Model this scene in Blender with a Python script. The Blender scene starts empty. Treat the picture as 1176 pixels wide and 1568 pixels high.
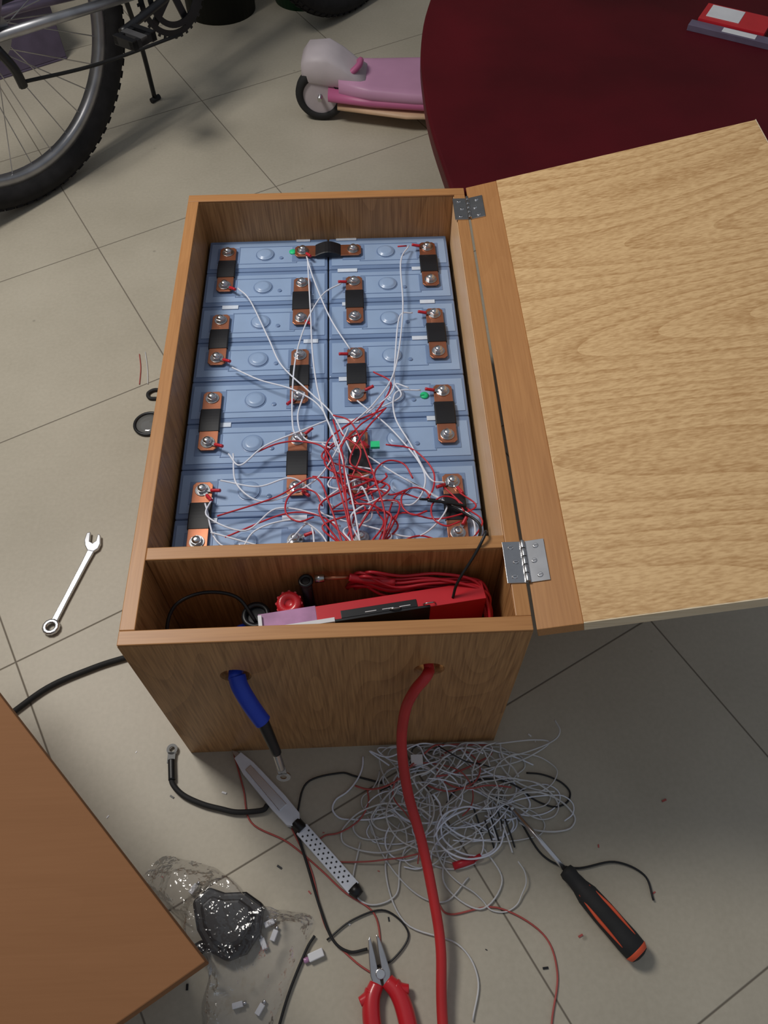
import bpy, math, random
from mathutils import Vector, Matrix
from mathutils import noise as mn
random.seed(7)
sc=bpy.context.scene
sc.view_settings.view_transform='Standard'
COL=bpy.context.collection

# ------------------------------------------------------------------ materials
def lin(c):
    return tuple(((x/255)/12.92 if x/255<=0.04045 else ((x/255+0.055)/1.055)**2.4) for x in c)+(1.0,)
def base(name):
    m=bpy.data.materials.new(name);m.use_nodes=True
    nt=m.node_tree;b=nt.nodes['Principled BSDF'];return m,nt,b
def mat(name,col,rough=0.5,metal=0.0,var=0.12,scale=30.0,bump=0.0,coat=0.0,spec=.5):
    m,nt,b=base(name);N=nt.nodes;Lk=nt.links
    tc=N.new('ShaderNodeTexCoord');n=N.new('ShaderNodeTexNoise');n.inputs['Scale'].default_value=scale;n.inputs['Detail'].default_value=4
    Lk.new(tc.outputs['Object'],n.inputs['Vector'])
    r=N.new('ShaderNodeValToRGB');c=lin(col)
    r.color_ramp.elements[0].position=.3;r.color_ramp.elements[1].position=.7
    r.color_ramp.elements[0].color=tuple(x*(1-var) for x in c[:3])+(1,)
    r.color_ramp.elements[1].color=tuple(min(1,x*(1+var)) for x in c[:3])+(1,)
    Lk.new(n.outputs['Fac'],r.inputs['Fac']);Lk.new(r.outputs['Color'],b.inputs['Base Color'])
    b.inputs['Roughness'].default_value=rough;b.inputs['Metallic'].default_value=metal
    b.inputs['Coat Weight'].default_value=coat;b.inputs['Specular IOR Level'].default_value=spec
    if bump>0:
        bp=N.new('ShaderNodeBump');bp.inputs['Strength'].default_value=bump;bp.inputs['Distance'].default_value=.002
        Lk.new(n.outputs['Fac'],bp.inputs['Height']);Lk.new(bp.outputs['Normal'],b.inputs['Normal'])
    return m
def wood(name,c1,c2,axis='z',rough=.4,contour=9.0,low=3.0,csc=.35,spec=.4,blotch=.25,fine=.8,stretch=.16):
    m,nt,b=base(name);N=nt.nodes;Lk=nt.links
    tc=N.new('ShaderNodeTexCoord')
    def mp(a,l):
        g=N.new('ShaderNodeMapping');s=[a,a,a];s['xyz'.index(axis)]=l;g.inputs['Scale'].default_value=s
        Lk.new(tc.outputs['Object'],g.inputs['Vector']);return g
    g1=mp(1,stretch);n1=N.new('ShaderNodeTexNoise');n1.inputs['Scale'].default_value=low*3;n1.inputs['Detail'].default_value=1.0
    Lk.new(g1.outputs[0],n1.inputs['Vector'])
    mu=N.new('ShaderNodeMath');mu.operation='MULTIPLY';mu.inputs[1].default_value=contour;Lk.new(n1.outputs['Fac'],mu.inputs[0])
    fr=N.new('ShaderNodeMath');fr.operation='FRACT';Lk.new(mu.outputs[0],fr.inputs[0])
    pw=N.new('ShaderNodeMath');pw.operation='POWER';pw.inputs[1].default_value=2.2;Lk.new(fr.outputs[0],pw.inputs[0])
    g2=mp(1,.035);n2=N.new('ShaderNodeTexNoise');n2.inputs['Scale'].default_value=420;n2.inputs['Detail'].default_value=2
    Lk.new(g2.outputs[0],n2.inputs['Vector'])
    g3=mp(1,.12);n3=N.new('ShaderNodeTexNoise');n3.inputs['Scale'].default_value=28;n3.inputs['Detail'].default_value=3
    Lk.new(g3.outputs[0],n3.inputs['Vector'])
    a1=N.new('ShaderNodeMath');a1.operation='MULTIPLY_ADD';a1.inputs[1].default_value=-csc;a1.inputs[2].default_value=.5+csc*.4-fine*.5-blotch*.5
    Lk.new(pw.outputs[0],a1.inputs[0])
    a2=N.new('ShaderNodeMath');a2.operation='MULTIPLY_ADD';a2.inputs[1].default_value=fine;Lk.new(n2.outputs['Fac'],a2.inputs[0]);Lk.new(a1.outputs[0],a2.inputs[2])
    a3=N.new('ShaderNodeMath');a3.operation='MULTIPLY_ADD';a3.inputs[1].default_value=blotch;Lk.new(n3.outputs['Fac'],a3.inputs[0]);Lk.new(a2.outputs[0],a3.inputs[2])
    r=N.new('ShaderNodeValToRGB');r.color_ramp.elements[0].position=.25;r.color_ramp.elements[1].position=.68
    r.color_ramp.elements[0].color=lin(c2);r.color_ramp.elements[1].color=lin(c1)
    Lk.new(a3.outputs[0],r.inputs['Fac']);Lk.new(r.outputs['Color'],b.inputs['Base Color'])
    b.inputs['Roughness'].default_value=rough
    b.inputs['Specular IOR Level'].default_value=spec
    bp=N.new('ShaderNodeBump');bp.inputs['Strength'].default_value=.12;bp.inputs['Distance'].default_value=.0005
    Lk.new(a3.outputs[0],bp.inputs['Height']);Lk.new(bp.outputs['Normal'],b.inputs['Normal'])
    return m
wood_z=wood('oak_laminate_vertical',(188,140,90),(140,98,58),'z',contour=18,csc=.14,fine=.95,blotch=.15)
wood_x=wood('oak_laminate_rim_x',(194,140,88),(166,114,68),'x',csc=.05,blotch=.2,fine=.5)
wood_y=wood('oak_laminate_rim_y',(194,140,88),(166,114,68),'y',csc=.05,blotch=.2,fine=.5)
wood_in=wood('oak_pale_lit_lining',(246,206,160),(222,176,128),'y',csc=.05,fine=.5)  # pale wood tone, with light on the right inner wall mixed into its colour
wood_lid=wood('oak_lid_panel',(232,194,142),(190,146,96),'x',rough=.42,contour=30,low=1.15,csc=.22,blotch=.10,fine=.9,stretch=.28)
wood_band=wood('oak_edge_band',(244,228,200),(220,196,158),'x',csc=.05)
brownb=wood('brown_melamine',(150,106,72),(134,92,60),'x',rough=.7,csc=.03,blotch=.3,fine=.2,spec=.15)
steel=mat('brushed_steel',(190,190,192),.28,1.0,.08,60)
chrome=mat('chrome_steel',(215,215,218),.26,1.0,.08,25)
copper=mat('copper',(196,128,98),.38,.9,.15,40)
blackp=mat('black_plastic',(22,23,26),.4,0,.2,30)
blackr=mat('black_rubber',(30,30,31),.75,0,.2,50,.3)
sleeve=mat('heat_shrink_black',(14,15,22),.5,0,.2,60)
redins=mat('red_insulation',(196,36,50),.38,0,.1,30)
redcab=mat('red_cable_jacket',(190,42,44),.42,0,.08,30)
whiteins=mat('white_insulation',(232,236,248),.4,0,.04,30)
greyins=mat('grey_insulation',(206,206,206),.45,0,.10,30)
pinkins=mat('pink_wire',(176,80,74),.45,0,.12,30)
blueins=mat('blue_insulation',(26,64,190),.4,0,.1,30)
whitep=mat('white_plastic',(225,225,228),.4,0,.05,30)
orange=mat('orange_rubber',(206,80,46),.5,0,.1,30)
cell=mat('battery_blue_film',(122,146,184),.34,0,.08,14,coat=.3)
cell2=mat('battery_top_plate',(154,178,212),.36,0,.06,20,coat=.2)
label=mat('paper_label',(220,230,244),.6,0,.05,200)
greenl=mat('green_sticker',(40,215,140),.5,0,.1,100)
pinkp=mat('pink_plastic',(196,146,178),.45,0,.08,8)
pinkd=mat('magenta_plastic',(186,98,140),.45,0,.08,8)
greyp=mat('pale_grey_plastic',(188,178,182),.55,0,.10,12)
cream=mat('cream_plastic',(206,172,140),.5,0,.1,20)
maroon=mat('maroon_lacquer',(76,8,18),.5,0,.25,5,spec=.18)
greenp=mat('green_plastic',(24,74,48),.5,0,.15,10,spec=.2)
darkbin=mat('dark_bin_plastic',(38,40,36),.6,0,.2,10,spec=.2)
lilac=mat('lilac_paint',(112,102,124),.45,.2,.15,20)
purple=mat('purple_crate_plastic',(92,82,104),.6,0,.2,20)
wallm=mat('wall_paint',(170,164,152),.8,0,.04,3,.1)
redpk=mat('red_case',(200,34,44),.35,0,.08,20,coat=.3)
bluepk=mat('pink_blue_film',(180,130,170),.3,0,.3,30,coat=.4)
lens=mat('glass_lens',(110,110,108),.08,0,.1,10,coat=.6)

def floor_mat():
    m,nt,b=base('ceramic_floor_tiles');N=nt.nodes;Lk=nt.links
    tc=N.new('ShaderNodeTexCoord');sx=N.new('ShaderNodeSeparateXYZ');Lk.new(tc.outputs['Object'],sx.inputs[0])
    ca,sa=math.cos(math.radians(28.5)),math.sin(math.radians(28.5))
    T=.405
    def M(op,a,b_=None,c_=None):
        n=N.new('ShaderNodeMath');n.operation=op
        for i,v in enumerate((a,b_,c_)):
            if v is None: continue
            if isinstance(v,(int,float)): n.inputs[i].default_value=v
            else: Lk.new(v,n.inputs[i])
        return n.outputs[0]
    def line(ax,ay,ph):
        u=M('ADD',M('MULTIPLY',sx.outputs[0],ax),M('MULTIPLY',sx.outputs[1],ay))
        s=M('DIVIDE',M('ADD',u,100*T-ph),T)
        fr=M('FRACT',s);d=M('MINIMUM',fr,M('SUBTRACT',1.0,fr))
        return M('MULTIPLY',d,T)
    P=(-.290,1.043)
    d1=line(ca,sa,P[0]*ca+P[1]*sa)
    d2=line(-sa,ca,-P[0]*sa+P[1]*ca)
    d=M('MINIMUM',d1,d2)
    mr=N.new('ShaderNodeMapRange');mr.inputs['From Min'].default_value=.0005;mr.inputs['From Max'].default_value=.0017
    Lk.new(d,mr.inputs['Value'])
    n1=N.new('ShaderNodeTexNoise');n1.inputs['Scale'].default_value=4;n1.inputs['Detail'].default_value=6;Lk.new(tc.outputs['Object'],n1.inputs['Vector'])
    n2=N.new('ShaderNodeTexNoise');n2.inputs['Scale'].default_value=160;n2.inputs['Detail'].default_value=3;Lk.new(tc.outputs['Object'],n2.inputs['Vector'])
    ad=M('ADD',M('MULTIPLY',n1.outputs['Fac'],.7),M('MULTIPLY',n2.outputs['Fac'],.3))
    r=N.new('ShaderNodeValToRGB');r.color_ramp.elements[0].position=.35;r.color_ramp.elements[1].position=.65
    r.color_ramp.elements[0].color=lin((172,164,147));r.color_ramp.elements[1].color=lin((188,180,163));Lk.new(ad,r.inputs['Fac'])
    v=N.new('ShaderNodeTexVoronoi');v.inputs['Scale'].default_value=9;Lk.new(tc.outputs['Object'],v.inputs['Vector'])
    sp=N.new('ShaderNodeMapRange');sp.inputs['From Min'].default_value=.015;sp.inputs['From Max'].default_value=.035;sp.inputs['To Min'].default_value=.72;Lk.new(v.outputs['Distance'],sp.inputs['Value'])
    mx0=N.new('ShaderNodeMixRGB');mx0.blend_type='MULTIPLY';mx0.inputs[0].default_value=1;Lk.new(r.outputs[0],mx0.inputs[1]);Lk.new(sp.outputs[0],mx0.inputs[2])
    mx=N.new('ShaderNodeMixRGB');mx.inputs[1].default_value=lin((112,104,92));Lk.new(mx0.outputs[0],mx.inputs[2]);Lk.new(mr.outputs[0],mx.inputs[0])
    Lk.new(mx.outputs[0],b.inputs['Base Color'])
    r2=N.new('ShaderNodeMapRange');r2.inputs['To Min'].default_value=.8;r2.inputs['To Max'].default_value=.45;Lk.new(mr.outputs[0],r2.inputs['Value']);Lk.new(r2.outputs[0],b.inputs['Roughness'])
    b.inputs['Specular IOR Level'].default_value=.4
    bp=N.new('ShaderNodeBump');bp.inputs['Distance'].default_value=.0006;bp.inputs['Strength'].default_value=.4;Lk.new(mr.outputs[0],bp.inputs['Height']);Lk.new(bp.outputs[0],b.inputs['Normal'])
    return m
def film_mat():
    m,nt,b=base('clear_plastic_film');N=nt.nodes;Lk=nt.links
    out=N['Material Output'];t=N.new('ShaderNodeBsdfTransparent');t.inputs[0].default_value=(.96,.96,.97,1);g=N.new('ShaderNodeBsdfGlossy');g.inputs['Roughness'].default_value=.11
    df=N.new('ShaderNodeBsdfDiffuse');df.inputs[0].default_value=(.72,.70,.72,1)
    fr=N.new('ShaderNodeFresnel');fr.inputs[0].default_value=1.45
    tc=N.new('ShaderNodeTexCoord');n=N.new('ShaderNodeTexNoise');n.inputs['Scale'].default_value=45;n.inputs['Detail'].default_value=3;Lk.new(tc.outputs['Object'],n.inputs['Vector'])
    bp=N.new('ShaderNodeBump');bp.inputs['Distance'].default_value=.010;bp.inputs['Strength'].default_value=.7;Lk.new(n.outputs['Fac'],bp.inputs['Height'])
    for q in(g,fr): Lk.new(bp.outputs[0],q.inputs['Normal'])
    m1=N.new('ShaderNodeMixShader');m1.inputs[0].default_value=.035;Lk.new(t.outputs[0],m1.inputs[1]);Lk.new(df.outputs[0],m1.inputs[2])
    ad=N.new('ShaderNodeMath');ad.operation='MULTIPLY_ADD';ad.inputs[1].default_value=.6;ad.inputs[2].default_value=.03;Lk.new(fr.outputs[0],ad.inputs[0])
    m2=N.new('ShaderNodeMixShader');Lk.new(ad.outputs[0],m2.inputs[0]);Lk.new(m1.outputs[0],m2.inputs[1]);Lk.new(g.outputs[0],m2.inputs[2])
    Lk.new(m2.outputs[0],out.inputs[0]);return m
film=film_mat()

# ------------------------------------------------------------------ mesh builder
def frame(p0,p1):
    z=(Vector(p1)-Vector(p0)).normalized()
    a=Vector((0,0,1)) if abs(z.z)<.95 else Vector((1,0,0))
    x=a.cross(z).normalized();y=z.cross(x);return x,y,z
def catmull(pts,n=8):
    P=[Vector(p) for p in pts]
    if len(P)<3: return P
    P=[P[0]*2-P[1]]+P+[P[-1]*2-P[-2]];o=[]
    for i in range(1,len(P)-2):
        for k in range(n):
            t=k/n;a,b,c,d=P[i-1:i+3]
            o.append(.5*((2*b)+(c-a)*t+(2*a-5*b+4*c-d)*t*t+(3*b-a-3*c+d)*t**3))
    o.append(P[-2]);return o
class MB:
    def __init__(s): s.v=[];s.f=[];s.m=[];s.s=[];s.mats=[]
    def add(s,vs,fs,m,smooth=False,T=None):
        if m not in s.mats: s.mats.append(m)
        k=len(s.v);i=s.mats.index(m)
        for v in vs: s.v.append(tuple(T@Vector(v)) if T is not None else tuple(v))
        for j,f in enumerate(fs):
            s.f.append([k+q for q in f]);s.m.append(i);s.s.append(smooth if isinstance(smooth,bool) else smooth[j])
    def box(s,lo,hi,m,T=None):
        x0,y0,z0=lo;x1,y1,z1=hi
        s.add([(x0,y0,z0),(x1,y0,z0),(x1,y1,z0),(x0,y1,z0),(x0,y0,z1),(x1,y0,z1),(x1,y1,z1),(x0,y1,z1)],
              [(0,3,2,1),(4,5,6,7),(0,1,5,4),(1,2,6,5),(2,3,7,6),(3,0,4,7)],m,False,T)
    def cyl(s,p0,p1,r0,m,r1=None,n=16,T=None):
        r1=r0 if r1 is None else r1
        x,y,z=frame(p0,p1);vs=[];p0=Vector(p0);p1=Vector(p1)
        for p,r in((p0,r0),(p1,r1)):
            for i in range(n):
                a=2*math.pi*i/n;vs.append(p+x*math.cos(a)*r+y*math.sin(a)*r)
        fs=[(i,(i+1)%n,n+(i+1)%n,n+i) for i in range(n)]+[tuple(range(n-1,-1,-1)),tuple(range(n,2*n))]
        s.add(vs,fs,m,[n>8]*n+[False,False],T)
    def tube(s,pts,r,m,n=8,sub=8,T=None):
        P=catmull(pts,sub) if sub>1 else [Vector(p) for p in pts]
        L=len(P);vs=[];x=None
        for i,p in enumerate(P):
            t=(P[min(i+1,L-1)]-P[max(i-1,0)])
            if t.length<1e-9: t=Vector((0,0,1))
            t.normalize()
            if x is None: x,_,_=frame((0,0,0),t)
            x=(x-t*x.dot(t))
            if x.length<1e-6: x,_,_=frame((0,0,0),t)
            x.normalize();y=t.cross(x)
            rr=r(i/(L-1)) if callable(r) else r
            for k in range(n):
                a=2*math.pi*k/n;vs.append(p+x*math.cos(a)*rr+y*math.sin(a)*rr)
        fs=[]
        for i in range(L-1):
            for k in range(n): fs.append((i*n+k,i*n+(k+1)%n,(i+1)*n+(k+1)%n,(i+1)*n+k))
        q=len(fs);fs+=[tuple(range(n-1,-1,-1)),tuple(range((L-1)*n,L*n))]
        s.add(vs,fs,m,[True]*q+[False,False],T)
    def lathe(s,prof,m,T=None,n=24,smooth=True,close=True):
        vs=[];L=len(prof)
        for r,z in prof:
            for k in range(n):
                a=2*math.pi*k/n;vs.append((r*math.cos(a),r*math.sin(a),z))
        fs=[]
        for i in range(L-1):
            for k in range(n): fs.append((i*n+k,i*n+(k+1)%n,(i+1)*n+(k+1)%n,(i+1)*n+k))
        sm=[smooth]*len(fs)
        if close:
            fs+=[tuple(range(n-1,-1,-1)),tuple(range((L-1)*n,L*n))];sm+=[False,False]
        s.add(vs,fs,m,sm,T)
    def ring(s,prof,m,T=None,n=48,smooth=True):
        vs=[];L=len(prof)
        for k in range(n):
            a=2*math.pi*k/n
            for r,z in prof: vs.append((r*math.cos(a),r*math.sin(a),z))
        fs=[]
        for k in range(n):
            for i in range(L): fs.append((k*L+i,((k+1)%n)*L+i,((k+1)%n)*L+(i+1)%L,k*L+(i+1)%L))
        s.add(vs,fs,m,smooth,T)
    def torus(s,R,r,m,T=None,n=32,k=10):
        s.ring([(R+r*math.cos(2*math.pi*i/k),r*math.sin(2*math.pi*i/k)) for i in range(k)],m,T,n)
    def prism(s,poly,z0,z1,m,T=None):
        n=len(poly)
        vs=[(x,y,z0) for x,y in poly]+[(x,y,z1) for x,y in poly]
        fs=[(i,(i+1)%n,n+(i+1)%n,n+i) for i in range(n)]+[tuple(range(n-1,-1,-1)),tuple(range(n,2*n))]
        s.add(vs,fs,m,False,T)
    def make(s,name,parent=None,bevel=0,seg=2,ang=50):
        me=bpy.data.meshes.new(name);me.from_pydata(s.v,[],s.f)
        for m in s.mats: me.materials.append(m)
        me.polygons.foreach_set('material_index',s.m);me.polygons.foreach_set('use_smooth',s.s);me.update()
        o=bpy.data.objects.new(name,me);COL.objects.link(o)
        if parent:
            o.parent=parent;o.matrix_parent_inverse=Matrix.Translation(-parent.location)
        if bevel>0:
            b=o.modifiers.new('bevel','BEVEL');b.width=bevel;b.segments=seg;b.limit_method='ANGLE';b.angle_limit=math.radians(ang)
        return o
def empty(name,loc):
    e=bpy.data.objects.new(name,None);e.location=loc;e.empty_display_size=.05;COL.objects.link(e);return e
def TR(loc,rz=0,rx=0,ry=0):
    return Matrix.Translation(loc)@Matrix.Rotation(rz,4,'Z')@Matrix.Rotation(ry,4,'Y')@Matrix.Rotation(rx,4,'X')
def basis(o,x,y,z):
    M=Matrix.Identity(4)
    for i,a in enumerate((x,y,z)):
        for j in range(3): M[j][i]=a[j]
    for j in range(3): M[j][3]=o[j]
    return M
def loft(b,secs,m,T):
    vs=[];n=None
    for x,prof in secs:
        n=len(prof)
        for y,z in prof: vs.append((x,y,z))
    fs=[]
    for i in range(len(secs)-1):
        for k in range(n): fs.append((i*n+k,i*n+(k+1)%n,(i+1)*n+(k+1)%n,(i+1)*n+k))
    q=len(fs);fs+=[tuple(range(n-1,-1,-1)),tuple(range((len(secs)-1)*n,len(secs)*n))]
    b.add(vs,[f[::-1] for f in fs],m,[True]*q+[False,False],T)
def rr(w,z0,z1,y0=0,n=16,p=3.0):
    o=[]
    for k in range(n):
        a=2*math.pi*k/n;c,s_=math.cos(a),math.sin(a)
        o.append((y0+w*math.copysign(abs(c)**(2/p),c),(z0+z1)/2+(z1-z0)/2*math.copysign(abs(s_)**(2/p),s_)))
    return o

# ------------------------------------------------------------------ room
me=MB();me.box((-2.3,-2.2,-.02),(3.2,3.3,0),floor_mat());me.make('floor')
me=MB();me.box((-2.3,3.3,0),(3.2,3.4,2.6),wallm);me.make('wall_back')
me=MB();me.box((-2.4,-2.2,0),(-2.3,3.4,2.6),wallm);me.make('wall_left')
me=MB();me.box((-2.3,3.288,0),(3.2,3.3,.08),wood_x);me.make('baseboard_back')
me=MB();me.box((-2.3,-2.2,0),(-2.288,3.288,.08),wood_y);me.make('baseboard_left')

# ------------------------------------------------------------------ wooden box
W,D,H,t=.400,.706,.343,.0155
bx=empty('wooden_battery_box',(W/2,D/2,0))
def panel(name,lo,hi,m,bev=.0012):
    b=MB();b.box(lo,hi,m);return b.make(name,bx,bev)
fp=panel('front_panel',(0,0,0),(W,t,H-.003),wood_z,0)
for hx,hz in((.100,.257),(.303,.254)):
    c=MB();c.cyl((hx,-.02,hz),(hx,.04,hz),.0165,blackp,n=32);co=c.make('hole_cutter')
    bm=fp.modifiers.new('b','BOOLEAN');bm.object=co;bm.operation='DIFFERENCE';bm.solver='EXACT'
    dg=bpy.context.evaluated_depsgraph_get();nm=bpy.data.meshes.new_from_object(fp.evaluated_get(dg))
    fp.modifiers.clear();fp.data=nm;bpy.data.objects.remove(co)
panel('side_panel_left',(0,t,0),(t,D-t,H-.003),wood_z)
panel('side_panel_right',(W-t,t,0),(W,D-t,H-.003),wood_z)
panel('lit_side_lining',(W-t-.0008,.1095,.02),(W-t-.0001,D-t-.001,H-.003),wood_in,0)  # thin added sheet giving the right wall's inner face its pale, lit tone
panel('back_panel',(0,D-t,0),(W,D,H-.003),wood_z)
panel('bottom_panel',(t,t,.004),(W-t,D-t,.018),wood_x)
YD=.0935
panel('divider',(t,YD,.018),(W-t,YD+.0150,H-.003),wood_z)
b=MB();z0,z1=H-.003,H
b.box((0,0,z0),(W,t,z1),wood_x);b.box((0,D-t,z0),(W,D,z1),wood_x)
b.box((0,t,z0),(t,D-t,z1),wood_y);b.box((W-t,t,z0),(W,D-t,z1),wood_y)
b.box((t,YD,z0),(W-t,YD+.015,z1),wood_x)
b.make('rim_edging',bx,.0009)
TH=.2304
LT=Matrix.Translation((W+.003,0,H))@Matrix.Rotation(-TH,4,'Y')
b=MB();b.box((0,0,-.016),(.0445,D,0),wood_y,LT);b.make('lid_hinge_strip',bx,.0008)
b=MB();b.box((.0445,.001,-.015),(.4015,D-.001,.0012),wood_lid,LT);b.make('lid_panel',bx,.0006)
b=MB();b.box((.0445,0,-.0155),(.4015,.0012,.0010),wood_band,LT);b.box((.4015,0,-.0155),(.4025,D,.001),wood_band,LT);b.make('lid_edge_band',bx)
for i,yc in enumerate((.075,.655)):
    b=MB();hl=.024
    b.box((W-.019,yc-hl,H),(W+.001,yc+hl,H+.0014),steel)
    b.box((.001,yc-hl,0),(.021,yc+hl,.0014),steel,LT)
    for k in range(5):
        ya=yc-hl+k*2*hl/5;b.cyl((W+.0015,ya+.0004,H+.0028),(W+.0015,ya+2*hl/5-.0004,H+.0028),.0027,steel,n=12)
    for yy in(-.017,0,.017):
        for T,xx in((Matrix.Translation((W,0,H)),-.011),(LT,.012)):
            if yy==0: xx=xx*.7
            b.cyl((xx,yc+yy,.0012),(xx,yc+yy,.0024),.0032,chrome,r1=.0024,n=12,T=T)
            b.box((xx-.002,yc+yy-.0003,.0022),(xx+.002,yc+yy+.0003,.0026),blackp,T)
    b.make('hinge_%d'%(i+1),bx,.0004)

# ------------------------------------------------------------------ batteries
bp_=empty('battery_pack',(.2,.405,.02))
XT=[.0495,.1604,.2352,.3458]
def YR(r): return .153+.072*(7-r)
CX=[(.0190,.1968),(.1988,.3770)]
zc=.272
b=MB()
for (xa,xb) in CX:
    for r in range(8):
        y=YR(r);b.box((xa,y-.0355,.0185),(xb,y+.0355,zc),cell)
b.make('cell_bodies',bp_,.0020,3)
b=MB()
for ci,(xa,xb) in enumerate(CX):
    for r in range(8):
        y=YR(r);xm=(xa+xb)/2
        b.box((xa+.004,y-.0285,zc),(xb-.004,y+.0270,zc+.0009),cell2)
        b.box((xa+.046,y-.0200,zc+.0009),(xb-.046,y-.0188,zc+.0015),cell)
        b.box((xa+.046,y+.0180,zc+.0009),(xb-.046,y+.0192,zc+.0015),cell)
        for xx in(xa+.0455,xb-.0467): b.box((xx,y-.0200,zc+.0009),(xx+.0012,y+.0192,zc+.0015),cell)
        for tx in(XT[0],XT[1]) if ci==0 else (XT[2],XT[3]):
            b.box((tx-.0165,y-.0165,zc+.0009),(tx+.0165,y+.0165,zc+.0016),cell)
        b.lathe([(.0125,0),(.0125,.0016),(.0105,.0022),(.0095,.0034),(.0070,.0038),(.002,.0038)],cell2,TR((xm-.004,y,zc+.0009)),n=24)
        b.lathe([(.0128,0),(.0142,0),(.0142,.0005),(.0128,.0005)],cell,TR((xm-.004,y,zc+.0009)),n=24,close=False)
        b.lathe([(.0030,0),(.0030,.0012),(.001,.0014)],cell,TR((xm+.02,y-.008,zc+.0009)),n=12)
b.make('cell_top_plates',bp_,.0003)
b=MB();rl=random.Random(8)
for c in(0,1):
    for r in range(8):
        xa,xb=CX[c];y=YR(r)
        for rep in range(2):
            if rl.random()<.3: continue
            wl_=.018+.022*rl.random()
            xs=xa+.006+(xb-xa-.012-wl_)*(rl.random()*.25 if rep==0 else 1-rl.random()*.2)
            b.box((xs,y+.0285,zc+.0003),(xs+wl_,y+.0355,zc+.0013),label)
for x,y in((.145,YR(0)+.004),(.322,YR(4)-.002)): b.lathe([(.0055,0),(.0055,.0012),(.001,.0013)],greenl,TR((x,y,zc+.0016)),n=14)
b.box((.250,YR(5)-.023,zc+.012),(.261,YR(5)-.014,zc+.0160),greenl)
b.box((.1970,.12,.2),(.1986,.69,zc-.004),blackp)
b.make('cell_labels',bp_)
bars=[]
for c in(0,3): bars+=[(c,r,c,r+1) for r in(0,2,4,6)]
for c in(1,2): bars+=[(c,r,c,r+1) for r in(1,3,5)]
bars.append((1,0,2,0))
bc=MB();bs=MB();bb=MB()
zb=zc+.0045
for c in range(4):
    for r in range(8): bb.cyl((XT[c],YR(r),zc),(XT[c],YR(r),zb),.0095,steel,n=20)
for c,r,c2,r2 in bars:
    p=Vector((XT[c],YR(r),0));q=Vector((XT[c2],YR(r2),0));d=(q-p);Lb=d.length;d.normalize();w=Vector((-d.y,d.x,0))
    T=basis(p+Vector((0,0,zb)),d,w,Vector((0,0,1)))
    hw=.0118;e_=.0118;k_=.004
    pf=[(-e_+k_,hw),(-e_,hw-k_),(-e_,-hw+k_),(-e_+k_,-hw),(Lb+e_-k_,-hw),(Lb+e_,-hw+k_),(Lb+e_,hw-k_),(Lb+e_-k_,hw)]
    bc.prism(pf,0,.002,copper,T)
    m0=Lb*.25;m1=Lb*.75;rise=.0012 if (c==c2) else .006
    n=8;vs=[];fs=[];w2=.0130
    for i in range(n+1):
        s_=i/n;xx=m0+(m1-m0)*s_;zz=.0028+rise*math.sin(math.pi*s_)
        vs+=[(xx,-w2,-.0004),(xx,-w2,zz-.0008),(xx,-w2*.9,zz),(xx,w2*.9,zz),(xx,w2,zz-.0008),(xx,w2,-.0004)]
    for i in range(n):
        for k in range(5): fs.append((i*6+k,i*6+k+1,(i+1)*6+k+1,(i+1)*6+k))
    fs+=[tuple(range(5,-1,-1)),tuple(range(n*6,n*6+6))]
    bs.add(vs,[f[::-1] for f in fs],sleeve,False,T)
for c in range(4):
    for r in range(8):
        x,y=XT[c],YR(r)
        zt=zb+(.002 if not((c,r) in((1,7),(2,7))) else 0)
        bb.cyl((x,y,zt),(x,y,zt+.0012),.0088,steel,n=24)
        a0=random.random()
        hexp=[(x+.0066*math.cos(a0+k*math.pi/3),y+.0066*math.sin(a0+k*math.pi/3)) for k in range(6)]
        bb.prism(hexp,zt+.0012,zt+.0052,chrome)
        bb.lathe([(.0050,0),(.0048,.0012),(.0036,.0024),(.0015,.0030)],chrome,TR((x,y,zt+.0052)),n=16)
bc.make('copper_busbars',bp_,.0004);bs.make('busbar_sleeves',bp_);bb.make('terminal_bolts',bp_,.0003)

# ------------------------------------------------------------------ sense wires
sw=empty('sense_wiring_harness',(.22,.3,.29))
def G(c,r,z=.287):
    i=min(max(int(math.floor(c)),0),2);fx=c-i
    return (XT[i]+(XT[i+1]-XT[i])*fx,.153+.072*(7-r),z)
wl=MB()
wr=.00108
lugs=[(0,1,.3,.25),(0,3,.35,.2),(0,5,.5,.25),(0,6,.3,.4),(0,6,.7,.15),(1,0,.2,.3),(1,2,.25,.3),(2,1,-.45,.1),(2,3,-.5,.1),(2,4,.3,-.1),(3,0,-.5,0),(3,2,-.5,0),(3,4,-.45,0),(3,6,-.4,.2),(3,6,.2,.4),(1,5,.3,-.2),(1,6,.3,.3),(1,4,-.25,.3),(2,5,.2,.3),(2,6,.3,.2),(3,7,.2,-.3),(1,7,.5,-.1)]
for c,r,dc,dr in lugs:
    x,y,z=G(c,r,zb+.0075)
    dx=dc*.055;dy=-dr*.06;l=math.hypot(dx,dy);dx/=l;dy/=l
    T=basis((x,y,zb+.0035),Vector((dx,dy,0)),Vector((-dy,dx,0)),Vector((0,0,1)))
    wl.box((.005,-.0022,0),(.013,.0022,.001),steel,T)
    wl.tube([(.011,0,.001),(.017,0,.0025),(.023,0,.004)],.0021,redins,n=8,sub=3,T=T)
def wire(pts,m=whiteins,r=wr,sub=8): wl.tube(pts,r,m,n=6,sub=sub)
wire([G(.18,1.15,.282),G(.36,1.6),G(.62,2.65),G(.80,3.4,.29),G(1.2,4.1,.293),G(1.6,4.7,.296),G(1.9,5.6,.3)])
wire([G(1.08,.25,.282),G(1.25,1.1),G(1.55,2.2,.29),G(1.9,3.0,.287)])
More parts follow.
